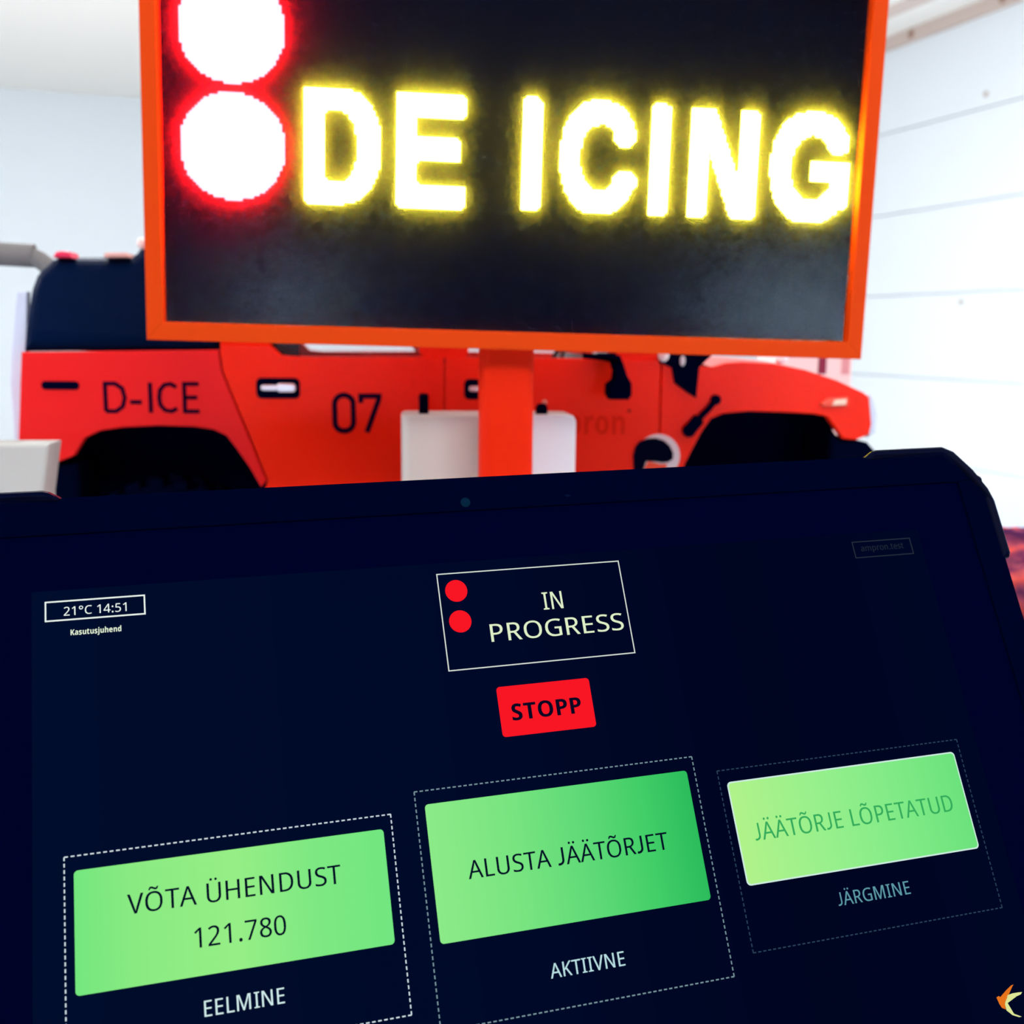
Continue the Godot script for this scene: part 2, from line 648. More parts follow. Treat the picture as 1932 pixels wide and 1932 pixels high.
func side(list: Array) -> PackedVector2Array:
	return moved(mm(list), Vector2(-TRUCK_AT.x, 0))


func panel(called: String, list: Array, zf: float, zb: float, m: Material, parent: Node, bev := 0.0007, steps := 2) -> MeshInstance3D:
	var st := begin()
	prism(st, side(list), zf, zb, bev, steps)
	return put(called, st, m, parent)


func make_truck() -> void:
	var t := thing("pickup_truck", "orange and black model pickup numbered 07 standing behind the LED sign", "model truck", TRUCK_AT)
	var paint := mat(srgb(250, 42, 14), 0.3, 0.2)
	var veiled_bed_paint := mat(srgb(236, 32, 32), 0.35, 0.25)  # pinker red has the lens veil over the bed painted in
	var black := mat(srgb(1, 5, 30), 0.7, 0.0)
	var rubber := mat(srgb(2, 6, 28), 0.8, 0.0)
	var chrome := mat(srgb(232, 226, 230), 0.25, 0.5, 0.6)
	var glass := mat(Color(0.96, 0.98, 1.0, 0.02), 0.03, 0.35)
	glass.transparency = BaseMaterial3D.TRANSPARENCY_ALPHA
	var H := HALF
	# body sides, near and far, each panel a part with its own gap
	var bed := [-257, 182.2, -262.4, 124, -240.5, 122.9, -232.7, 126.1, -226.7, 135.6, -218.4, 139.8, -205.9, 141.7, -187.5, 142.7, -169.1, 142.2, -157.7, 140.6, -150.5, 137.2, -145.5, 130.2, -138.4, 119.4, -132.5, 108.3, -129.4, 112, -138.9, 137.8, -146.9, 158.3, -152.2, 172.8, -153.3, 184.3]
	var rear_door := [-152.4, 184.3, -151.3, 172.8, -146, 158.3, -138, 137.8, -128.6, 112, -131, 105, -124, 62, -29.9, 60, -29.9, 181.6, -47, 181.4, -111, 180.9, -119.8, 181.7, -124, 186, -126, 187.5, -152.4, 187.5]
	var front_door := [-29.2, 60, 90, 58, 94.4, 62, 94.4, 181.0, 20, 181.3, -29.2, 181.5]
	var fender := [95.0, 62, 101, 62, 108, 105, 110.1, 119.8, 114.4, 128.9, 119.8, 139.5, 125.2, 147.3, 132.3, 150.2, 148.1, 151.5, 170.2, 150.9, 186.3, 150.1, 195.2, 148.5, 200.1, 142.4, 205.7, 135.4, 213.9, 134.8, 221.5, 138.0, 222.6, 144.2, 220.0, 160.0, 216.6, 162.6, 200.0, 169.6, 180.4, 175.6, 161.1, 179.2, 142.0, 180.0, 132.6, 179.3, 124.9, 177.0, 95.0, 179.5]
	for s in [1.0, -1.0]:
		var zf: float = H if s > 0 else -H + 0.006
		panel("bed_side", bed, zf, zf - 0.006, veiled_bed_paint, t)
		panel("rear_door", rear_door, zf, zf - 0.006, paint, t)
		panel("front_door", front_door, zf, zf - 0.006, paint, t)
		panel("front_fender", fender, zf, zf - 0.006, paint, t)
		for x in [-29.6, 94.7]:
			panel("door_jamb", [x - 5, 62, x + 5, 62, x + 5, 178, x - 5, 178], zf - 0.0055, zf - 0.008, paint, t, 0.0)
		panel("door_jamb", [-134, 112, -124, 112, -133, 138, -141, 160, -147, 174, -148, 184, -157, 184, -156, 172, -150, 157, -143, 137], zf - 0.0055, zf - 0.008, paint, t, 0.0)
	# centre block, floor and ends
	panel("chassis", [-252, 60, 214, 60, 221, 133, 207, 152, 110, 165, -130, 165, -140, 150, -252, 158], H - 0.045, -H + 0.045, black, t, 0.002)
	panel("floor_pan", [-128, 58, 100, 58, 100, 130, 80, 158, -125, 158, -132, 130], H - 0.007, -H + 0.007, black, t, 0.002)
	panel("bed_floor", [-254, 150, -135, 150, -135, 180, -254, 178], H - 0.007, -H + 0.007, black, t, 0.002)
	panel("engine_box", [100, 152.5, 205, 152.5, 216, 150, 217, 160, 180, 172, 142, 177, 100, 176], H - 0.007, -H + 0.007, black, t, 0.001)
	panel("tailgate", [-261, 126, -257.5, 126, -252.5, 181, -256.5, 181], H - 0.007, -H + 0.007, veiled_bed_paint, t)
	panel("rear_bumper", [-266, 90, -232, 88, -232, 121.5, -240, 121.5, -266, 119], H - 0.004, -H + 0.004, rubber, t, 0.003)
	panel("front_bumper", [199, 96, 224, 98, 231, 112, 228.5, 127, 222.5, 133, 214, 134.4, 206, 134.4, 199, 138], H - 0.002, -H + 0.002, rubber, t, 0.003)
	# bonnet: a crowned skin from fender to fender
	var hood_top := mm([124.9, 177.7, 132.6, 180.1, 142.0, 180.8, 161.1, 180.1, 180.4, 176.5, 200.0, 170.5, 216.6, 163.5, 220.0, 160.4])
	var hood := begin()
	hood.set_smooth_group(1)
	var rows := 12
	for i in hood_top.size() - 1:
		for j in rows:
			var c := []
			for d in [[0, 0], [1, 0], [1, 1], [0, 1]]:
				var p: Vector2 = hood_top[i + d[0]]
				var u: float = float(j + d[1]) / rows
				c.append(Vector3(p.x - TRUCK_AT.x, p.y + 0.0006 * sin(PI * u) - (0.0012 if u < 0.01 or u > 0.99 else 0.0), lerpf(-H, H, u)))
			quad(hood, c[0], c[1], c[2], c[3], Vector3.UP)
	hood.set_smooth_group(-1)
	put("bonnet", hood, mat(srgb(236, 46, 18), 0.3, 0.6), t)
	panel("grille", [222.6, 136, 226.5, 139, 227, 150, 223.5, 161, 221, 161], H - 0.003, -H + 0.003, mat(srgb(205, 215, 232), 0.35, 0.5), t, 0.001)
	# cab: roof, pillars, glass
	panel("roof", [-153, 247, -150, 254, -60, 258, 40, 256, 58, 249, 58, 245, -153, 243], H - 0.012, -H + 0.012, paint, t, 0.003, 3)
	for s in [1.0, -1.0]:
		var zf: float = H - 0.001 if s > 0 else -H + 0.009
		panel("rear_pillar", [-152.5, 187, -126, 187, -124, 190, -124, 244, -152.5, 244], zf, zf - 0.008, paint, t, 0.001)
		panel("door_pillar", [-41, 181, -44, 184, -44, 245, -16, 245, -16, 186, -17, 181], zf, zf - 0.008, paint, t, 0.001)
		panel("windscreen_pillar", [66, 180.6, 92.5, 180.6, 92.5, 184.5, 60, 247, 44, 247], zf, zf - 0.008, paint, t, 0.001)
		panel("window_glass", [-124, 181, -44, 181, -44, 245, -124, 245], zf - 0.0035, zf - 0.0045, glass, t, 0.0)
		panel("window_glass", [-16, 181, 66, 181, 45, 245, -16, 245], zf - 0.0035, zf - 0.0045, glass, t, 0.0)
	var ws := begin()
	quad(ws, Vector3(0.112, 0.181, H - 0.012), Vector3(0.112, 0.181, -H + 0.012), Vector3(0.077, 0.246, -H + 0.012), Vector3(0.077, 0.246, H - 0.012), Vector3.RIGHT)
	put("windscreen", ws, glass, t)
	# inside: seats, dashboard, steering wheel
	for z in [0.05, -0.05]:
		for x in [-104.0, -8.0]:
			panel("seat", [x - 14, 158, x + 34, 158, x + 34, 166, x - 2, 170, x - 6, 177, x - 16, 176], z + 0.035, z - 0.035, rubber, t, 0.003)
	panel("headrest", [-127, 175, -112.6, 175, -112.6, 194, -118, 197, -125, 195], H - 0.011, H - 0.04, black, t, 0.0025)
	panel("dashboard", [58, 158, 92, 158, 92, 178, 66, 182, 60, 176], H - 0.02, -H + 0.02, mat(srgb(120, 130, 132), 0.7), t, 0.002)
	var sw := begin()
	var ring := []
	for i in 21:
		var a := TAU * i / 20
		ring.append(Vector3(0.062 + 0.006 * sin(a), 0.176 + 0.014 * sin(a), 0.045 + 0.016 * cos(a)))
	tube(sw, ring, 0.0016, 8)
	put("steering_wheel", sw, mat(srgb(70, 80, 82), 0.6), t)
	# black load cover at the back, rounded along its shoulders
	var cover := [-256.9, 182.4, -255.4, 194.6, -253.5, 212.5, -253.1, 216.2, -251.6, 222.8, -250.0, 225.8, -247.3, 228.6, -244.7, 232.0, -241.5, 233.7, -215.9, 234.2, -202.2, 234.9, -199.9, 236.9, -197.9, 239.6, -196.2, 241.2, -191, 240.4, -189.5, 237.6, -155, 238, -154, 200, -153.1, 190, -153.1, 184.5]
	var cv := begin()
	var cp := side(cover)
	prism(cv, cp, H + 0.0005, -H - 0.0005, 0.007, 4)
	var lid := put("load_cover", cv, mat(srgb(1, 17, 48), 0.45, 0.1), t)
	lid.mesh = tapered(lid.mesh, 0.186, 0.235, 0.02)
	panel("rear_lamp", [-241.7, 233, -240, 235.8, -237, 236.6, -233, 236.2, -231.5, 233], H - 0.012, H - 0.03, mat(srgb(235, 50, 90), 0.4, 0.3), t, 0.001)
	panel("roof_strip", [-215, 233.5, -214, 236.0, -203, 236.2, -202, 234], H - 0.012, H - 0.06, mat(srgb(236, 190, 182), 0.6), t, 0.0005)
	var bead := begin()
	ball(bead, Vector3(-0.1925 - TRUCK_AT.x, 0.2405, H - 0.004), Vector3(0.0028, 0.0031, 0.0028), 10)
	put("beacon", bead, mat(srgb(250, 225, 220), 0.4, 0.4), t)
	panel("rear_upright", [-270, 100, -263.6, 100, -264.6, 165, -260.6, 183, -258.4, 214.8, -264.0, 214.6, -268.8, 183, -270.6, 165], H - 0.02, H - 0.026, mat(srgb(214, 218, 236), 0.5, 0.2), t, 0.0008)
	var spray := begin()
	tube(spray, [Vector3(-0.330 - TRUCK_AT.x, 0.2372, H - 0.048), Vector3(-0.285 - TRUCK_AT.x, 0.2368, H - 0.048), Vector3(-0.262 - TRUCK_AT.x, 0.2358, H - 0.048)], 0.0066, 16)
	tube(spray, [Vector3(-0.264 - TRUCK_AT.x, 0.2358, H - 0.048), Vector3(-0.258 - TRUCK_AT.x, 0.233, H - 0.046), Vector3(-0.2505 - TRUCK_AT.x, 0.2275, H - 0.044)], 0.0052, 14)
	put("spray_boom", spray, mat(srgb(122, 120, 118), 0.6, 0.1), t)
	# fittings on the near side
	var f := H
	var slot := begin()
	prism(slot, moved(round_rect(-0.2475, 0.1623, -0.2279, 0.1667, 0.002), Vector2(-TRUCK_AT.x, 0)), f + 0.001, f - 0.002, 0.0004)
	put("marker_slot", slot, black, t)
	for x in [-133.6, -18.6]:
		var rec := begin()
		prism(rec, moved(round_rect(x / 1000, 0.1578, (x + 23.8) / 1000, 0.1692, 0.003), Vector2(-TRUCK_AT.x, 0)), f + 0.0008, f - 0.002, 0.0004)
		var hb := put("door_handle", rec, black, t)
		var lev := begin()
		prism(lev, moved(round_rect((x + 2.6) / 1000, 0.1622, (x + 11.5) / 1000, 0.1654, 0.0014), Vector2(-TRUCK_AT.x, 0)), f + 0.0022, f, 0.0006)
		prism(lev, moved(round_rect((x + 11) / 1000, 0.1614, (x + 21.8) / 1000, 0.1664, 0.0022), Vector2(-TRUCK_AT.x, 0)), f + 0.003, f, 0.0009)
		put("lever", lev, chrome, hb)
	panel("cowl_vent", [92.6, 179.5, 95.3, 184.4, 124.2, 184.0, 119.9, 180.0, 116.5, 176.5, 115.4, 159.2, 109.6, 162.6, 102.3, 167.7, 100.5, 176.4], f + 0.0018, f - 0.02, black, t, 0.0006)
	var glints := begin()
	ball(glints, Vector3(0.0946 - TRUCK_AT.x, 0.1832, f + 0.004), Vector3(0.0032, 0.0034, 0.003), 9)
	put("bokeh_bead", glints, mat(srgb(250, 252, 255), 0.5, 0.3), t)  # white bead stands in for an out-of-focus highlight
	glints = begin()
	ball(glints, Vector3(0.1064 - TRUCK_AT.x, 0.1803, f + 0.002), Vector3(0.0016, 0.003, 0.0014), 8)
	put("backdrop_glint", glints, mat(srgb(215, 228, 235), 0.5, 0.3), t)  # pale bead stands in for bright background showing through
	glints = begin()
	ball(glints, Vector3.ZERO, Vector3(0.0042, 0.0026, 0.003), 9)
	var eye_highlight := put("lifting_eye_highlight", glints, mat(srgb(250, 252, 255), 0.5, 0.3), t)  # lifting eye whitened and shaped as an out-of-focus highlight
	eye_highlight.position = Vector3(0.1672 - TRUCK_AT.x, 0.1818, f - 0.004)
	eye_highlight.rotation.z = 0.5
	panel("side_mirror", [47, 184.6, 66.5, 183.4, 68.6, 178.7, 70.9, 172.1, 73.4, 168.1, 73.6, 161.5, 71.9, 159.0, 61.7, 159.0, 60.0, 162.1, 60.1, 167.4, 63.4, 170.1, 64.0, 174.7, 62.1, 180.0, 47, 181.4], f + 0.02, f + 0.008, black, t, 0.0015)
	panel("mirror_arm", [57, 181, 66, 181, 66, 184.5, 57, 184.5], f + 0.012, f - 0.002, black, t, 0.001)
	var latch := begin()
	for a in [[127.0, 158.1, 2.9], [111.8, 140.2, 3.7], [116.2, 145.6, 3.4]]:
		prism(latch, disc(a[0] / 1000 - TRUCK_AT.x, a[1] / 1000, a[2] / 1000, 20), f + 0.003, f - 0.001, 0.0006)
	ribbon(latch, side([127, 158.1, 122.9, 152.9, 119.4, 149.4, 116.2, 145.6]), 0.0031, f + 0.0025, f - 0.001)
	ribbon(latch, side([117.6, 147.2, 111.8, 140.2]), 0.0066, f + 0.0028, f - 0.001)
	put("bonnet_latch", latch, black, t)
	var mark := begin()
	prism(mark, side([189.6, 156.2, 194.2, 159.4, 206.6, 160.2, 207.6, 157, 206.5, 154.2, 192, 154.4]), f + 0.0018, f - 0.002, 0.0006)
	var lamp := put("side_marker", mark, mat(srgb(240, 70, 26), 0.3, 0.4), t)
	mark = begin()
	prism(mark, side([196.5, 155.2, 198, 158.4, 205.4, 159, 205.0, 155.6]), f + 0.003, f + 0.001, 0.0006)
	put("lens", mark, mat(srgb(252, 218, 190), 0.3, 0.4), lamp)  # pale colour paints the white highlight on the marker
	# print on the sides
	var ink := mat(srgb(22, 4, 34), 0.9)
	ink.albedo_color = srgb(18, 6, 36)
	var word := begin()
	var s0 := 0.0021
	var b := 150.6
	var c := 165.6
	ribbon(word, side([-214.4, b, -214.4, c, -209, c, -205.4, c - 2.6, -204.2, 158, -205.4, b + 2.6, -209, b, -214.4, b]), s0, f + 0.0004, f - 0.001, false)
	ribbon(word, side([-201.4, 155.6, -195.4, 155.6]), s0, f + 0.0004, f - 0.001)
	ribbon(word, side([-190.6, b - 0.8, -190.6, c + 0.6]), s0, f + 0.0004, f - 0.001)
	ribbon(word, side([-176.6, c - 1.8, -179.6, c, -183, c - 0.6, -185.4, c - 3.4, -186, 158, -185.4, b + 3.4, -183, b + 0.6, -179.6, b, -176.6, b + 1.6]), s0, f + 0.0004, f - 0.001)
	ribbon(word, side([-164.6, c, -172.4, c, -172.4, b, -164.6, b]), s0, f + 0.0004, f - 0.001)
	ribbon(word, side([-172.4, 158.2, -165.6, 158.2]), s0, f + 0.0004, f - 0.001)
	put("lettering", word, ink, t)
	word = begin()
	var zero := PackedVector2Array()
	for k in 24:
		var a := TAU * k / 24
		zero.append(Vector2(-0.0858 - TRUCK_AT.x + 0.0052 * cos(a), (0.1549 if sin(a) > 0 else 0.1448) + 0.0050 * sin(a)))
	ribbon(word, zero, 0.0028, f + 0.0004, f - 0.001, true)
	ribbon(word, side([-76.4, 155.6, -76.4, 159.4, -66.4, 159.4, -66.4, 157.8, -73.2, 139.2]), 0.0028, f + 0.0004, f - 0.001)
	put("lettering", word, ink, t)
	words("lettering", "ampron", 0.0166 - TRUCK_AT.x, 0.0742 - TRUCK_AT.x, 0.1381, 0.0138, mat(srgb(226, 38, 18), 0.9), t, f, 0.0003, "Droid Sans", 700)
	word = begin()
	prism(word, disc(0.0765 - TRUCK_AT.x, 0.1516, 0.0011, 14), f + 0.0003, f - 0.0005)
	put("lettering", word, mat(srgb(170, 38, 30), 0.9), t)
	var em := begin()
	prism(em, disc(0.0942 - TRUCK_AT.x, 0.1252, 0.0130, 40), f + 0.0005, f - 0.001)
	var emblem := put("emblem", em, mat(srgb(228, 214, 214), 0.8), t)
	em = begin()
	prism(em, side([79.5, 125.5, 80.6, 130.7, 82.9, 133.7, 87.2, 135.6, 92.4, 136.0, 97.3, 134.5, 100.9, 131.5, 103.1, 127.2, 103.0, 123.7, 100.4, 122.0, 96.4, 121.6, 92.4, 122.7, 89.3, 123.5, 87.2, 122.5, 85.9, 120.3, 85.3, 116.9, 84, 113, 80.4, 114, 79.8, 121.2]), f + 0.0009, f)
	put("swirl", em, mat(srgb(4, 8, 30), 0.9), emblem)
	em = begin()
	prism(em, side([88.4, 122.4, 92.4, 121.6, 96.4, 120.6, 99.6, 120.9, 99, 116, 93, 112.6, 87, 113.4, 86.4, 118.4]), f + 0.0008, f)
	put("patch", em, mat(srgb(242, 92, 66), 0.8), emblem)
	# wheels
	for x in [-187.0, 160.0]:
		for s in [1.0, -1.0]:
			wheel(t, Vector3(x / 1000 - TRUCK_AT.x, 0.056, s * (H - 0.021)), s, rubber, black)


func tapered(m: Mesh, y0: float, y1: float, by: float) -> ArrayMesh:
	# leans the two sides inwards, more towards the top
	var st := begin()
	var v: PackedVector3Array = m.surface_get_arrays(0)[Mesh.ARRAY_VERTEX]
	var idx: Variant = m.surface_get_arrays(0)[Mesh.ARRAY_INDEX]
	var order: PackedInt32Array = idx if idx != null else PackedInt32Array(range(v.size()))
	for i in order:
		var p := v[i]
		var u := clampf((p.y - y0) / (y1 - y0), 0, 1)
		st.add_vertex(Vector3(p.x, p.y, p.z - signf(p.z) * by * u * u))
	st.generate_normals()
	return st.commit()


func wheel(t: Node3D, at: Vector3, s: float, rubber: Material, black: Material) -> void:
	var w := Node3D.new()
	w.name = "wheel"
	t.add_child(w, true)
	w.position = at
	var st := begin()
	lathe(st, mm([33, -14, 36, -18, 46, -20, 51.5, -18.5, 53, -15, 53, 15, 51.5, 18.5, 46, 20, 36, 18, 33, 14]), 40)
	for i in 26:
		var q := Basis(Vector3.BACK, TAU * i / 26)
		for k in [-1.0, 1.0]:
			var lug := begin()
			box(lug, Vector3(-0.0036, 0.051, minf(k * 0.019, k * 0.002)), Vector3(0.0036, 0.0558, maxf(k * 0.019, k * 0.002)), 0.0008)
			st.append_from(lug.commit(), 0, Transform3D(q.rotated(Vector3.BACK, 0.06 * k), Vector3.ZERO))
	put("tyre", st, rubber, w)
	st = begin()
	lathe(st, mm([34, -14, 34, 12, 31, 12, 29, 6, 20, 3, 12, 6, 9, 10, 0, 11]), 36)
	var rim := put("rim", st, mat(srgb(6, 12, 34), 0.6), w)
	rim.scale = Vector3(1, 1, 1)
	if s < 0:
		w.rotation.y = PI
	st = begin()
	for i in 8:
		lathe(st, mm([1.6, 0, 1.6, 3, 0, 3.2]), 8, Vector3(0.0155 * cos(TAU * i / 8), 0.0155 * sin(TAU * i / 8), 0.004))
	put("wheel_nuts", st, black, w)


# ------------------------------------------------------------------ the tablet
func screen_patch(called: String, p: PackedVector2Array, z: float, m: Material, parent: Node, x0 := 0.0, x1 := 1.0) -> MeshInstance3D:
	# a lit area of the screen; its texture runs across from x0 to x1
	var st := begin()
	var idx := Geometry2D.triangulate_polygon(p)
	st.set_normal(Vector3.BACK)
	var y0 := 1e9
	var y1 := -1e9
	for v in p:
		y0 = minf(y0, v.y)
		y1 = maxf(y1, v.y)
	for i in range(0, idx.size(), 3):
		var k := [idx[i], idx[i + 1], idx[i + 2]]
		if (p[k[1]] - p[k[0]]).cross(p[k[2]] - p[k[0]]) > 0:
			k = [idx[i], idx[i + 2], idx[i + 1]]
		for j in k:
			st.set_uv(Vector2((p[j].x - x0) / (x1 - x0), (y1 - p[j].y) / (y1 - y0)))
			st.add_vertex(v3(p[j], z))
	var o := MeshInstance3D.new()
	o.name = called
	o.mesh = st.commit()
	o.material_override = m
	parent.add_child(o, true)
	return o


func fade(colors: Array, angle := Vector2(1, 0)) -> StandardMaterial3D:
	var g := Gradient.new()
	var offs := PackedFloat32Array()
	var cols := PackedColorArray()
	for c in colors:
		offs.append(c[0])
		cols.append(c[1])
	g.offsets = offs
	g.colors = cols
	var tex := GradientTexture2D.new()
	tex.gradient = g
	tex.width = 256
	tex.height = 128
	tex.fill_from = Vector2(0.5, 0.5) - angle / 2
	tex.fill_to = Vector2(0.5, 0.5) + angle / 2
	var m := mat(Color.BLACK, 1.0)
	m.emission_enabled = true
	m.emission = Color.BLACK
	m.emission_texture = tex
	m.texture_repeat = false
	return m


func outline(called: String, x0: float, y0: float, x1: float, y1: float, w: float, m: Material, parent: Node, z: float) -> void:
	var st := begin()
	var h := w / 2
	ribbon(st, mm([x0 + h, y0 + h, x1 - h, y0 + h, x1 - h, y1 - h, x0 + h, y1 - h]), w / 1000, z, z - 0.00003, true)
	put(called, st, m, parent)


func dashed(called: String, x0: float, y0: float, x1: float, y1: float, w: float, m: Material, parent: Node, z: float, from := 0.0) -> void:
	var st := begin()
	var step := 1.22
	var run := 0.72
	var h := w / 2
	var nx := int(roundf((x1 - x0 - run) / step))
	for i in nx + 1:
		var x := x0 + (x1 - x0 - run) * i / nx
		if (x - x0) / (x1 - x0) < from:
			continue
		for y in [y0, y1]:
			ribbon(st, mm([x, y, x + run, y]), w / 1000, z, z - 0.00003)
	var ny := int(roundf((y1 - y0 - run) / step))
	for i in ny + 1:
		var y := y0 + (y1 - y0 - run) * i / ny
		for x in [x0, x1]:
			ribbon(st, mm([x, y, x, y + run]), w / 1000, z, z - 0.00003)
	put(called, st, m, parent)


func make_tablet() -> void:
	var o := thing("tablet_computer", "black rugged tablet in front of the sign with green buttons on its screen", "tablet", Vector3(-0.0321, 0.11786, 0.27656))
	o.basis = Basis(Vector3(0.98609, 0.02429, -0.16443), Vector3(-0.10102, 0.87316, -0.47684), Vector3(0.13199, 0.48682, 0.86347)).orthonormalized()
	var black := mat(srgb(0, 3, 25), 0.7)
	var rubber := mat(srgb(0, 3, 27), 0.35, 0.08)
	# housing: a frame round the recessed front glass
	var st := begin()
	prism(st, mm([-129.3, -115.5, -122, -120.5, 132, -120.5, 139.7, -115.5, 139.7, 40, 130, 47.7, -120, 47.7, -129.3, 40]), -0.0012, -0.017, 0.002)
	put("housing", st, black, o)
	for r in [mm([-129.3, 40, -120, 47.7, 130, 47.7, 139.7, 40, 131.9, 39.2, -117.6, 39.2]), mm([139.7, 40, 139.7, -115.5, 131.9, -111.5, 131.9, 39.2]), mm([-129.3, 40, -117.6, 39.2, -117.6, -111.5, -129.3, -115.5]), mm([-129.3, -115.5, -117.6, -111.5, 131.9, -111.5, 139.7, -115.5, 132, -120.5, -122, -120.5])]:
		st = begin()
		prism(st, r, 0.0006, -0.004, 0.0003)
		put("bezel_rail", st, black, o)
	var guard := [105.2, 46.5, 105.2, 47.6, 106, 48.2, 108, 49.4, 109.4, 49.8, 130.1, 49.8, 133.4, 48.2, 137.9, 42.6, 141.0, 36.8, 141.9, 33.2, 141.9, 18.2, 141.2, 17.0, 138.6, 16.8, 138.6, 34, 134.8, 40.6, 129, 46.5]
	for k in [[1.0, 1.0], [-1.0, 1.0], [1.0, -1.0], [-1.0, -1.0]]:
		var p := PackedVector2Array()
		for v in mm(guard):
			p.append(Vector2(0.00705 + (v.x - 0.00705) * k[0] - (0.0037 if k[0] < 0.0 else 0.0), -0.0355 + (v.y + 0.0355) * k[1]))
		st = begin()
		prism(st, p, 0.0011, -0.0185, 0.0014, 3)
		put("corner_guard", st, rubber, o)
	st = begin()
	box(st, Vector3(-0.1176, -0.1115, -0.002), Vector3(0.1319, 0.0392, 0.0))
	put("front_glass", st, mat(srgb(0, 2, 27), 0.6), o)
	st = begin()
	prism(st, disc(-0.0053, 0.0412, 0.0012, 20), 0.00075, 0.0, 0.0)
	put("camera_lens", st, mat(srgb(4, 26, 44), 0.6), o)
	st = begin()
	prism(st, round_rect(0.0198, 0.0411, 0.0212, 0.0418, 0.0003), 0.00075, 0.0, 0.0)
	put("light_sensor", st, mat(srgb(2, 12, 38), 0.6), o)
	st = begin()
	prism(st, mm([-32, -80, 46, -80, 42, 0, -28, 0]), 0.0, -0.002, 0.0008)
	var stand := put("kickstand", st, black, o)
	stand.position = Vector3(0, -0.03, -0.0172)
	stand.rotation.x = deg_to_rad(30)
	# screen and what it shows
	var scr := screen_patch("screen", mm([-101.45, 26.75, 115.6, 26.75, 115.6, -108.8, -101.45, -108.8]), 0.00005, fade([[0.0, srgb(1, 13, 44)], [0.45, srgb(0, 9, 40)], [0.75, srgb(0, 5, 32)], [1.0, srgb(0, 7, 36)]]), o, -0.1015, 0.1156)
	var Z := 0.0002
	var paper := glow(srgb(232, 242, 238))
	var pale := glow(srgb(222, 238, 200))
	var redm := glow(srgb(248, 22, 36))
	var inkm := glow(srgb(2, 14, 38))
	outline("status_frame", -98.85, 19.95, -78.65, 24.4, 0.32, paper, scr, Z)
	words("status_text", "21°C 14:51", -0.0951, -0.0825, 0.02102, 0.00192, paper, scr, Z, 0.00003, "Droid Sans", 400, 0.13)
	words("caption", "Kasutusjuhend", -0.0938, -0.0837, 0.01668, 0.00122, glow(srgb(226, 240, 216)), scr, Z, 0.00003, "Droid Sans", 700)
	outline("account_frame", 95.2, 20.05, 112.55, 24.5, 0.22, glow(srgb(40, 48, 62)), scr, Z)
	words("account_text", "ampron.test", 0.0974, 0.1100, 0.02178, 0.00162, glow(srgb(30, 38, 52)), scr, Z, 0.00003)
	outline("preview_frame", -14.45, 1.15, 30.75, 24.15, 0.26, glow(srgb(214, 222, 214)), scr, Z)
	for y in [19.75, 12.45]:
		screen_patch("red_dot", disc(-0.01023, y / 1000, 0.00262, 40), Z, redm, scr)
	words("preview_text", "IN", 0.01005, 0.01495, 0.01350, 0.00420, pale, scr, Z, 0.00003)
	words("preview_text", "PROGRESS", -0.00355, 0.02905, 0.00700, 0.00416, pale, scr, Z, 0.00003)
	var stop := screen_patch("stop_button", round_rect(-0.00405, -0.0148, 0.01815, -0.0035, 0.0008), Z, redm, scr)
	stop.set_meta("label", "red button reading STOPP")
	words("stop_text", "STOPP", -0.00125, 0.01525, -0.01135, 0.00365, glow(srgb(10, 8, 34)), scr, Z + 0.00012, 0.00003, "Droid Sans", 700)
	# three tiles; green fades paint the LCD viewing-angle brightness shift into the emission
	var dash := glow(srgb(206, 220, 230))
	var dash_dim := glow(srgb(120, 148, 158))
	var dash_faint := glow(srgb(44, 66, 88))
	dashed("dashed_frame", -95.6, -67.5, -30.76, -28.1, 0.26, dash, scr, Z)
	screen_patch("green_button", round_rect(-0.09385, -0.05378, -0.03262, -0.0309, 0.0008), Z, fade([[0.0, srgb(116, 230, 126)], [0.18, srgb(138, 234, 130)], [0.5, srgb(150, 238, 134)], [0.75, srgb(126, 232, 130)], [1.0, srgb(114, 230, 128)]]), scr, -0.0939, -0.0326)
	words("button_text", "VÕTA ÜHENDUST", -0.0841, -0.0423, -0.0405, 0.00372, inkm, scr, Z + 0.00012, 0.00003)
	words("button_text", "121.780", -0.0718, -0.05405, -0.04862, 0.00374, inkm, scr, Z + 0.00012, 0.00003)
	words("caption", "EELMINE", -0.0706, -0.0553, -0.06125, 0.00290, glow(srgb(206, 232, 234)), scr, Z, 0.00003)
	dashed("dashed_frame", -25.23, -71.5, 39.8, -24.15, 0.26, dash_dim, scr, Z)
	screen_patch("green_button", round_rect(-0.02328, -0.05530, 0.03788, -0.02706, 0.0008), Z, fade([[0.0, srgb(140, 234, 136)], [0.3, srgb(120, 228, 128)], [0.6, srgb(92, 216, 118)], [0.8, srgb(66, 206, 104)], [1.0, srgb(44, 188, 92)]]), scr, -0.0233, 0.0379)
	words("button_text", "ALUSTA JÄÄTÕRJET", -0.0157, 0.0302, -0.04348, 0.00372, inkm, scr, Z + 0.00012, 0.00003)
	words("caption", "AKTIIVNE", -0.00095, 0.0157, -0.06545, 0.00288, glow(srgb(184, 222, 228)), scr, Z, 0.00003)
	dashed("dashed_frame", 45.34, -67.55, 110.2, -28.1, 0.24, dash_faint, scr, Z)
	screen_patch("button_edge", round_rect(0.04712, -0.0538, 0.10845, -0.03087, 0.001), Z, glow(srgb(206, 236, 226)), scr)
	screen_patch("green_button", round_rect(0.04745, -0.05347, 0.10812, -0.0312, 0.0008), Z + 0.00006, fade([[0.0, srgb(176, 242, 138)], [0.35, srgb(152, 240, 140)], [0.7, srgb(128, 234, 134)], [1.0, srgb(108, 226, 124)]]), scr, 0.0474, 0.1082)
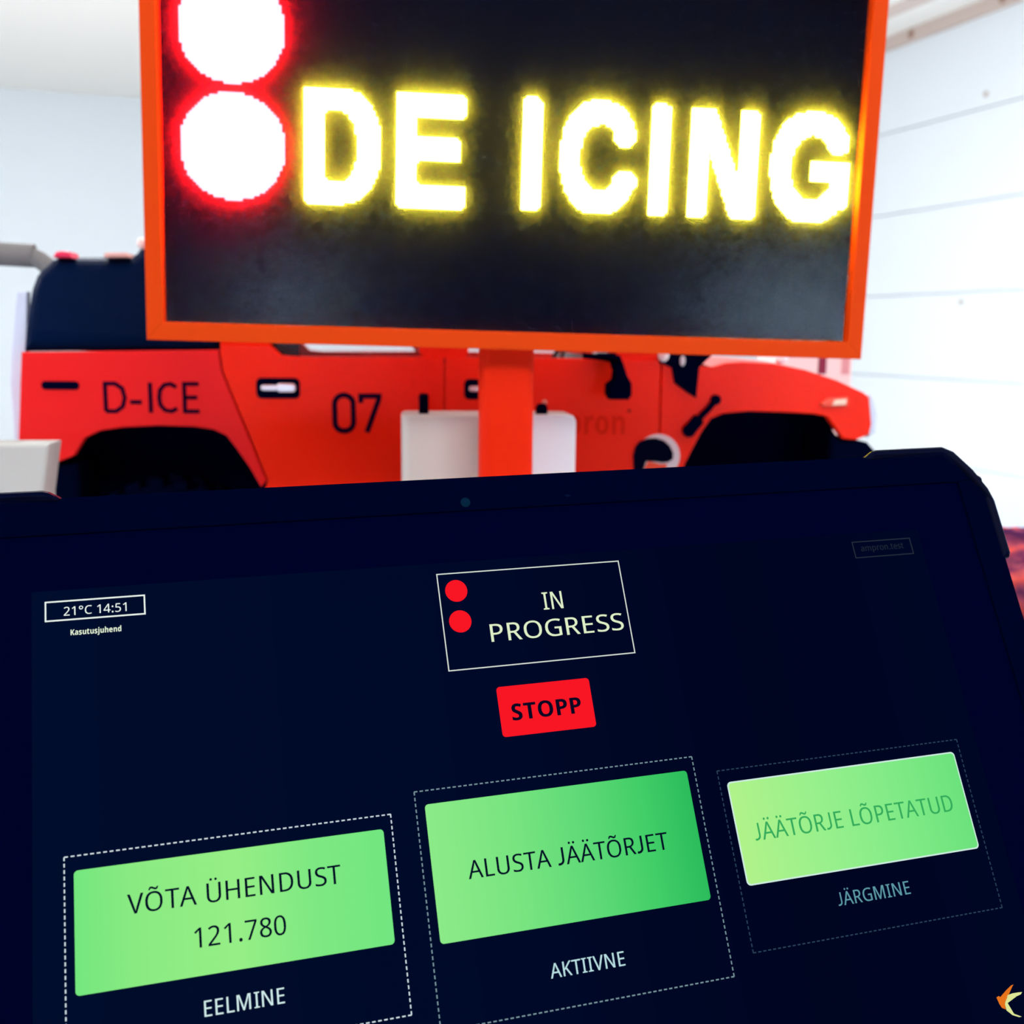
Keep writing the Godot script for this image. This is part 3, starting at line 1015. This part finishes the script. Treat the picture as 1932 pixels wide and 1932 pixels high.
	words("button_text", "JÄÄTÕRJE LÕPETATUD", 0.0514, 0.1042, -0.04455, 0.00385, glow(srgb(52, 172, 92)), scr, Z + 0.00012, 0.00003, "Droid Sans", 400, 0.11)
	words("caption", "JÄRGMINE", 0.0684, 0.0873, -0.06115, 0.00288, glow(srgb(92, 152, 166)), scr, Z, 0.00003, "Droid Sans", 400, 0.11)
	# swallow emblem at the lower right
	screen_patch("emblem", mm([102.4, -85.9, 103.1, -85.7, 103.4, -86.0, 105.5, -84.8, 107.0, -84.1, 107.7, -84.0, 107.3, -84.3, 106.4, -84.9, 105.3, -85.8, 104.6, -86.6, 104.2, -87.4, 104.0, -88.7, 103.1, -88.2, 102.7, -87.3]), Z, glow(srgb(230, 116, 28)), scr)
	screen_patch("emblem", mm([105.4, -85.9, 106.8, -85.75, 108.4, -85.8, 109.4, -85.9, 108.9, -86.3, 107.2, -86.6, 105.8, -87.0, 104.9, -87.5, 104.5, -88.1, 104.5, -88.6, 104.8, -89.2, 105.8, -89.9, 107.6, -90.8, 106.9, -90.8, 105.3, -90.1, 104.1, -88.9, 104.15, -87.6, 104.65, -86.7]), Z, glow(srgb(222, 230, 150)), scr)


# ------------------------------------------------------------------ small things
func make_small_things() -> void:
	# controller box behind the post
	var o := thing("controller_box", "white upright box with two black stubs on top behind the orange post", "box", Vector3(-0.0095, 0, -0.0565))
	var st := begin()
	prism(st, round_rect(-0.0447, -0.0175, 0.0447, 0.0175, 0.0045), 0.1532, 0.0, 0.0016)
	var bx := put("body", st, mat(srgb(204, 199, 193), 0.8), o)
	bx.mesh = turned(bx.mesh, Basis(Vector3.RIGHT, Vector3.FORWARD, Vector3.UP))
	st = begin()
	prism(st, round_rect(0.0085, 0.004, 0.0447, 0.1536, 0.004), 0.0188, 0.0165, 0.001)
	put("side_cover", st, mat(srgb(232, 235, 240), 0.7, 0.15), o)
	st = begin()
	lathe(st, mm([2.6, 152, 2.6, 162.4, 1.8, 163.6, 0, 163.8]), 16, Vector3(-0.0332, 0, 0.006), Vector3.UP)
	put("antenna_stub", st, mat(srgb(4, 6, 26), 0.6), o)
	st = begin()
	lathe(st, mm([3.2, 152, 3.2, 156.4, 2.2, 158.4, 0, 158.8]), 16, Vector3(0.0284, 0, 0.006), Vector3.UP)
	put("antenna_stub", st, mat(srgb(4, 6, 26), 0.6), o)
	st = begin()
	ball(st, Vector3(0.0300, 0.1592, 0.005), Vector3(0.0015, 0.0015, 0.0015), 8)
	put("indicator", st, mat(srgb(244, 150, 130), 0.5), o)
	# cream box at the left edge
	o = thing("carton", "cream box at the left edge in front of the rear wheel", "box", Vector3(-0.2560, 0, -0.045))
	st = begin()
	prism(st, mm([-34, 0, 32, 0, 32.2, 116, 36.4, 141, -34, 141]), 0.03, 0.009, 0.0016, 2)
	put("body", st, mat(srgb(188, 187, 182), 0.8), o)
	st = begin()
	box(st, Vector3(-0.02, 0.1405, 0.012), Vector3(0.02, 0.1412, 0.026), 0.0002)
	put("lid_tape", st, mat(srgb(176, 174, 168), 0.6), o)
	# pink carton far behind the bonnet
	o = thing("carton", "pinkish carton with dark slots standing behind the pickup bonnet", "box", Vector3(0.322, 0, -0.47))
	st = begin()
	box(st, Vector3(-0.035, 0, -0.03), Vector3(0.035, 0.195, 0.03), 0.003)
	put("body", st, mat(srgb(248, 206, 200), 0.8), o)
	for x in [0.006, 0.028]:
		st = begin()
		box(st, Vector3(x - 0.004, 0.162, 0.0285), Vector3(x + 0.004, 0.182, 0.0305), 0.0005)
		put("slot", st, mat(srgb(140, 50, 70) if x < 0.02 else srgb(226, 150, 150), 0.8), o)
	# patterned pouch at the right edge, beyond the tablet
	o = thing("pouch", "soft pink, plum and orange pouch lying beyond the right edge of the tablet", "pouch", Vector3(0.378, 0, -0.20))
	st = begin()
	var noise := FastNoiseLite.new()
	noise.seed = 5
	noise.frequency = 14.0
	st.set_smooth_group(1)
	var k := 26
	for i in k:
		for j in 2 * k:
			var c := []
			for d in [[0, 0], [1, 0], [1, 1], [0, 1]]:
				var u: float = PI * (i + d[0]) / k
				var v: float = PI * ((j + d[1]) % (2 * k)) / k
				var n := Vector3(sin(u) * cos(v), cos(u), sin(u) * sin(v))
				var r := 1.0 + 0.09 * noise.get_noise_3dv(n * 0.12)
				c.append(Vector3(n.x * 0.075, 0.03 + n.y * 0.03, n.z * 0.10) * r)
			quad(st, c[0], c[1], c[2], c[3], (c[0] + c[2]) / 2 - Vector3(0, 0.03, 0))
	var cloth := mat(Color.WHITE, 0.9)
	var nt := NoiseTexture2D.new()
	nt.width = 256
	nt.height = 256
	nt.seamless = true
	var fn := FastNoiseLite.new()
	fn.seed = 11
	fn.frequency = 0.012
	nt.noise = fn
	var ramp := Gradient.new()
	ramp.offsets = PackedFloat32Array([0.0, 0.42, 0.56, 0.7, 1.0])
	ramp.colors = PackedColorArray([srgb(22, 14, 48), srgb(62, 30, 66), srgb(150, 66, 84), srgb(222, 76, 48), srgb(226, 132, 120)])
	nt.color_ramp = ramp
	cloth.albedo_texture = nt
	cloth.uv1_triplanar = true
	cloth.uv1_scale = Vector3(7, 7, 7)
	put("body", st, cloth, o)
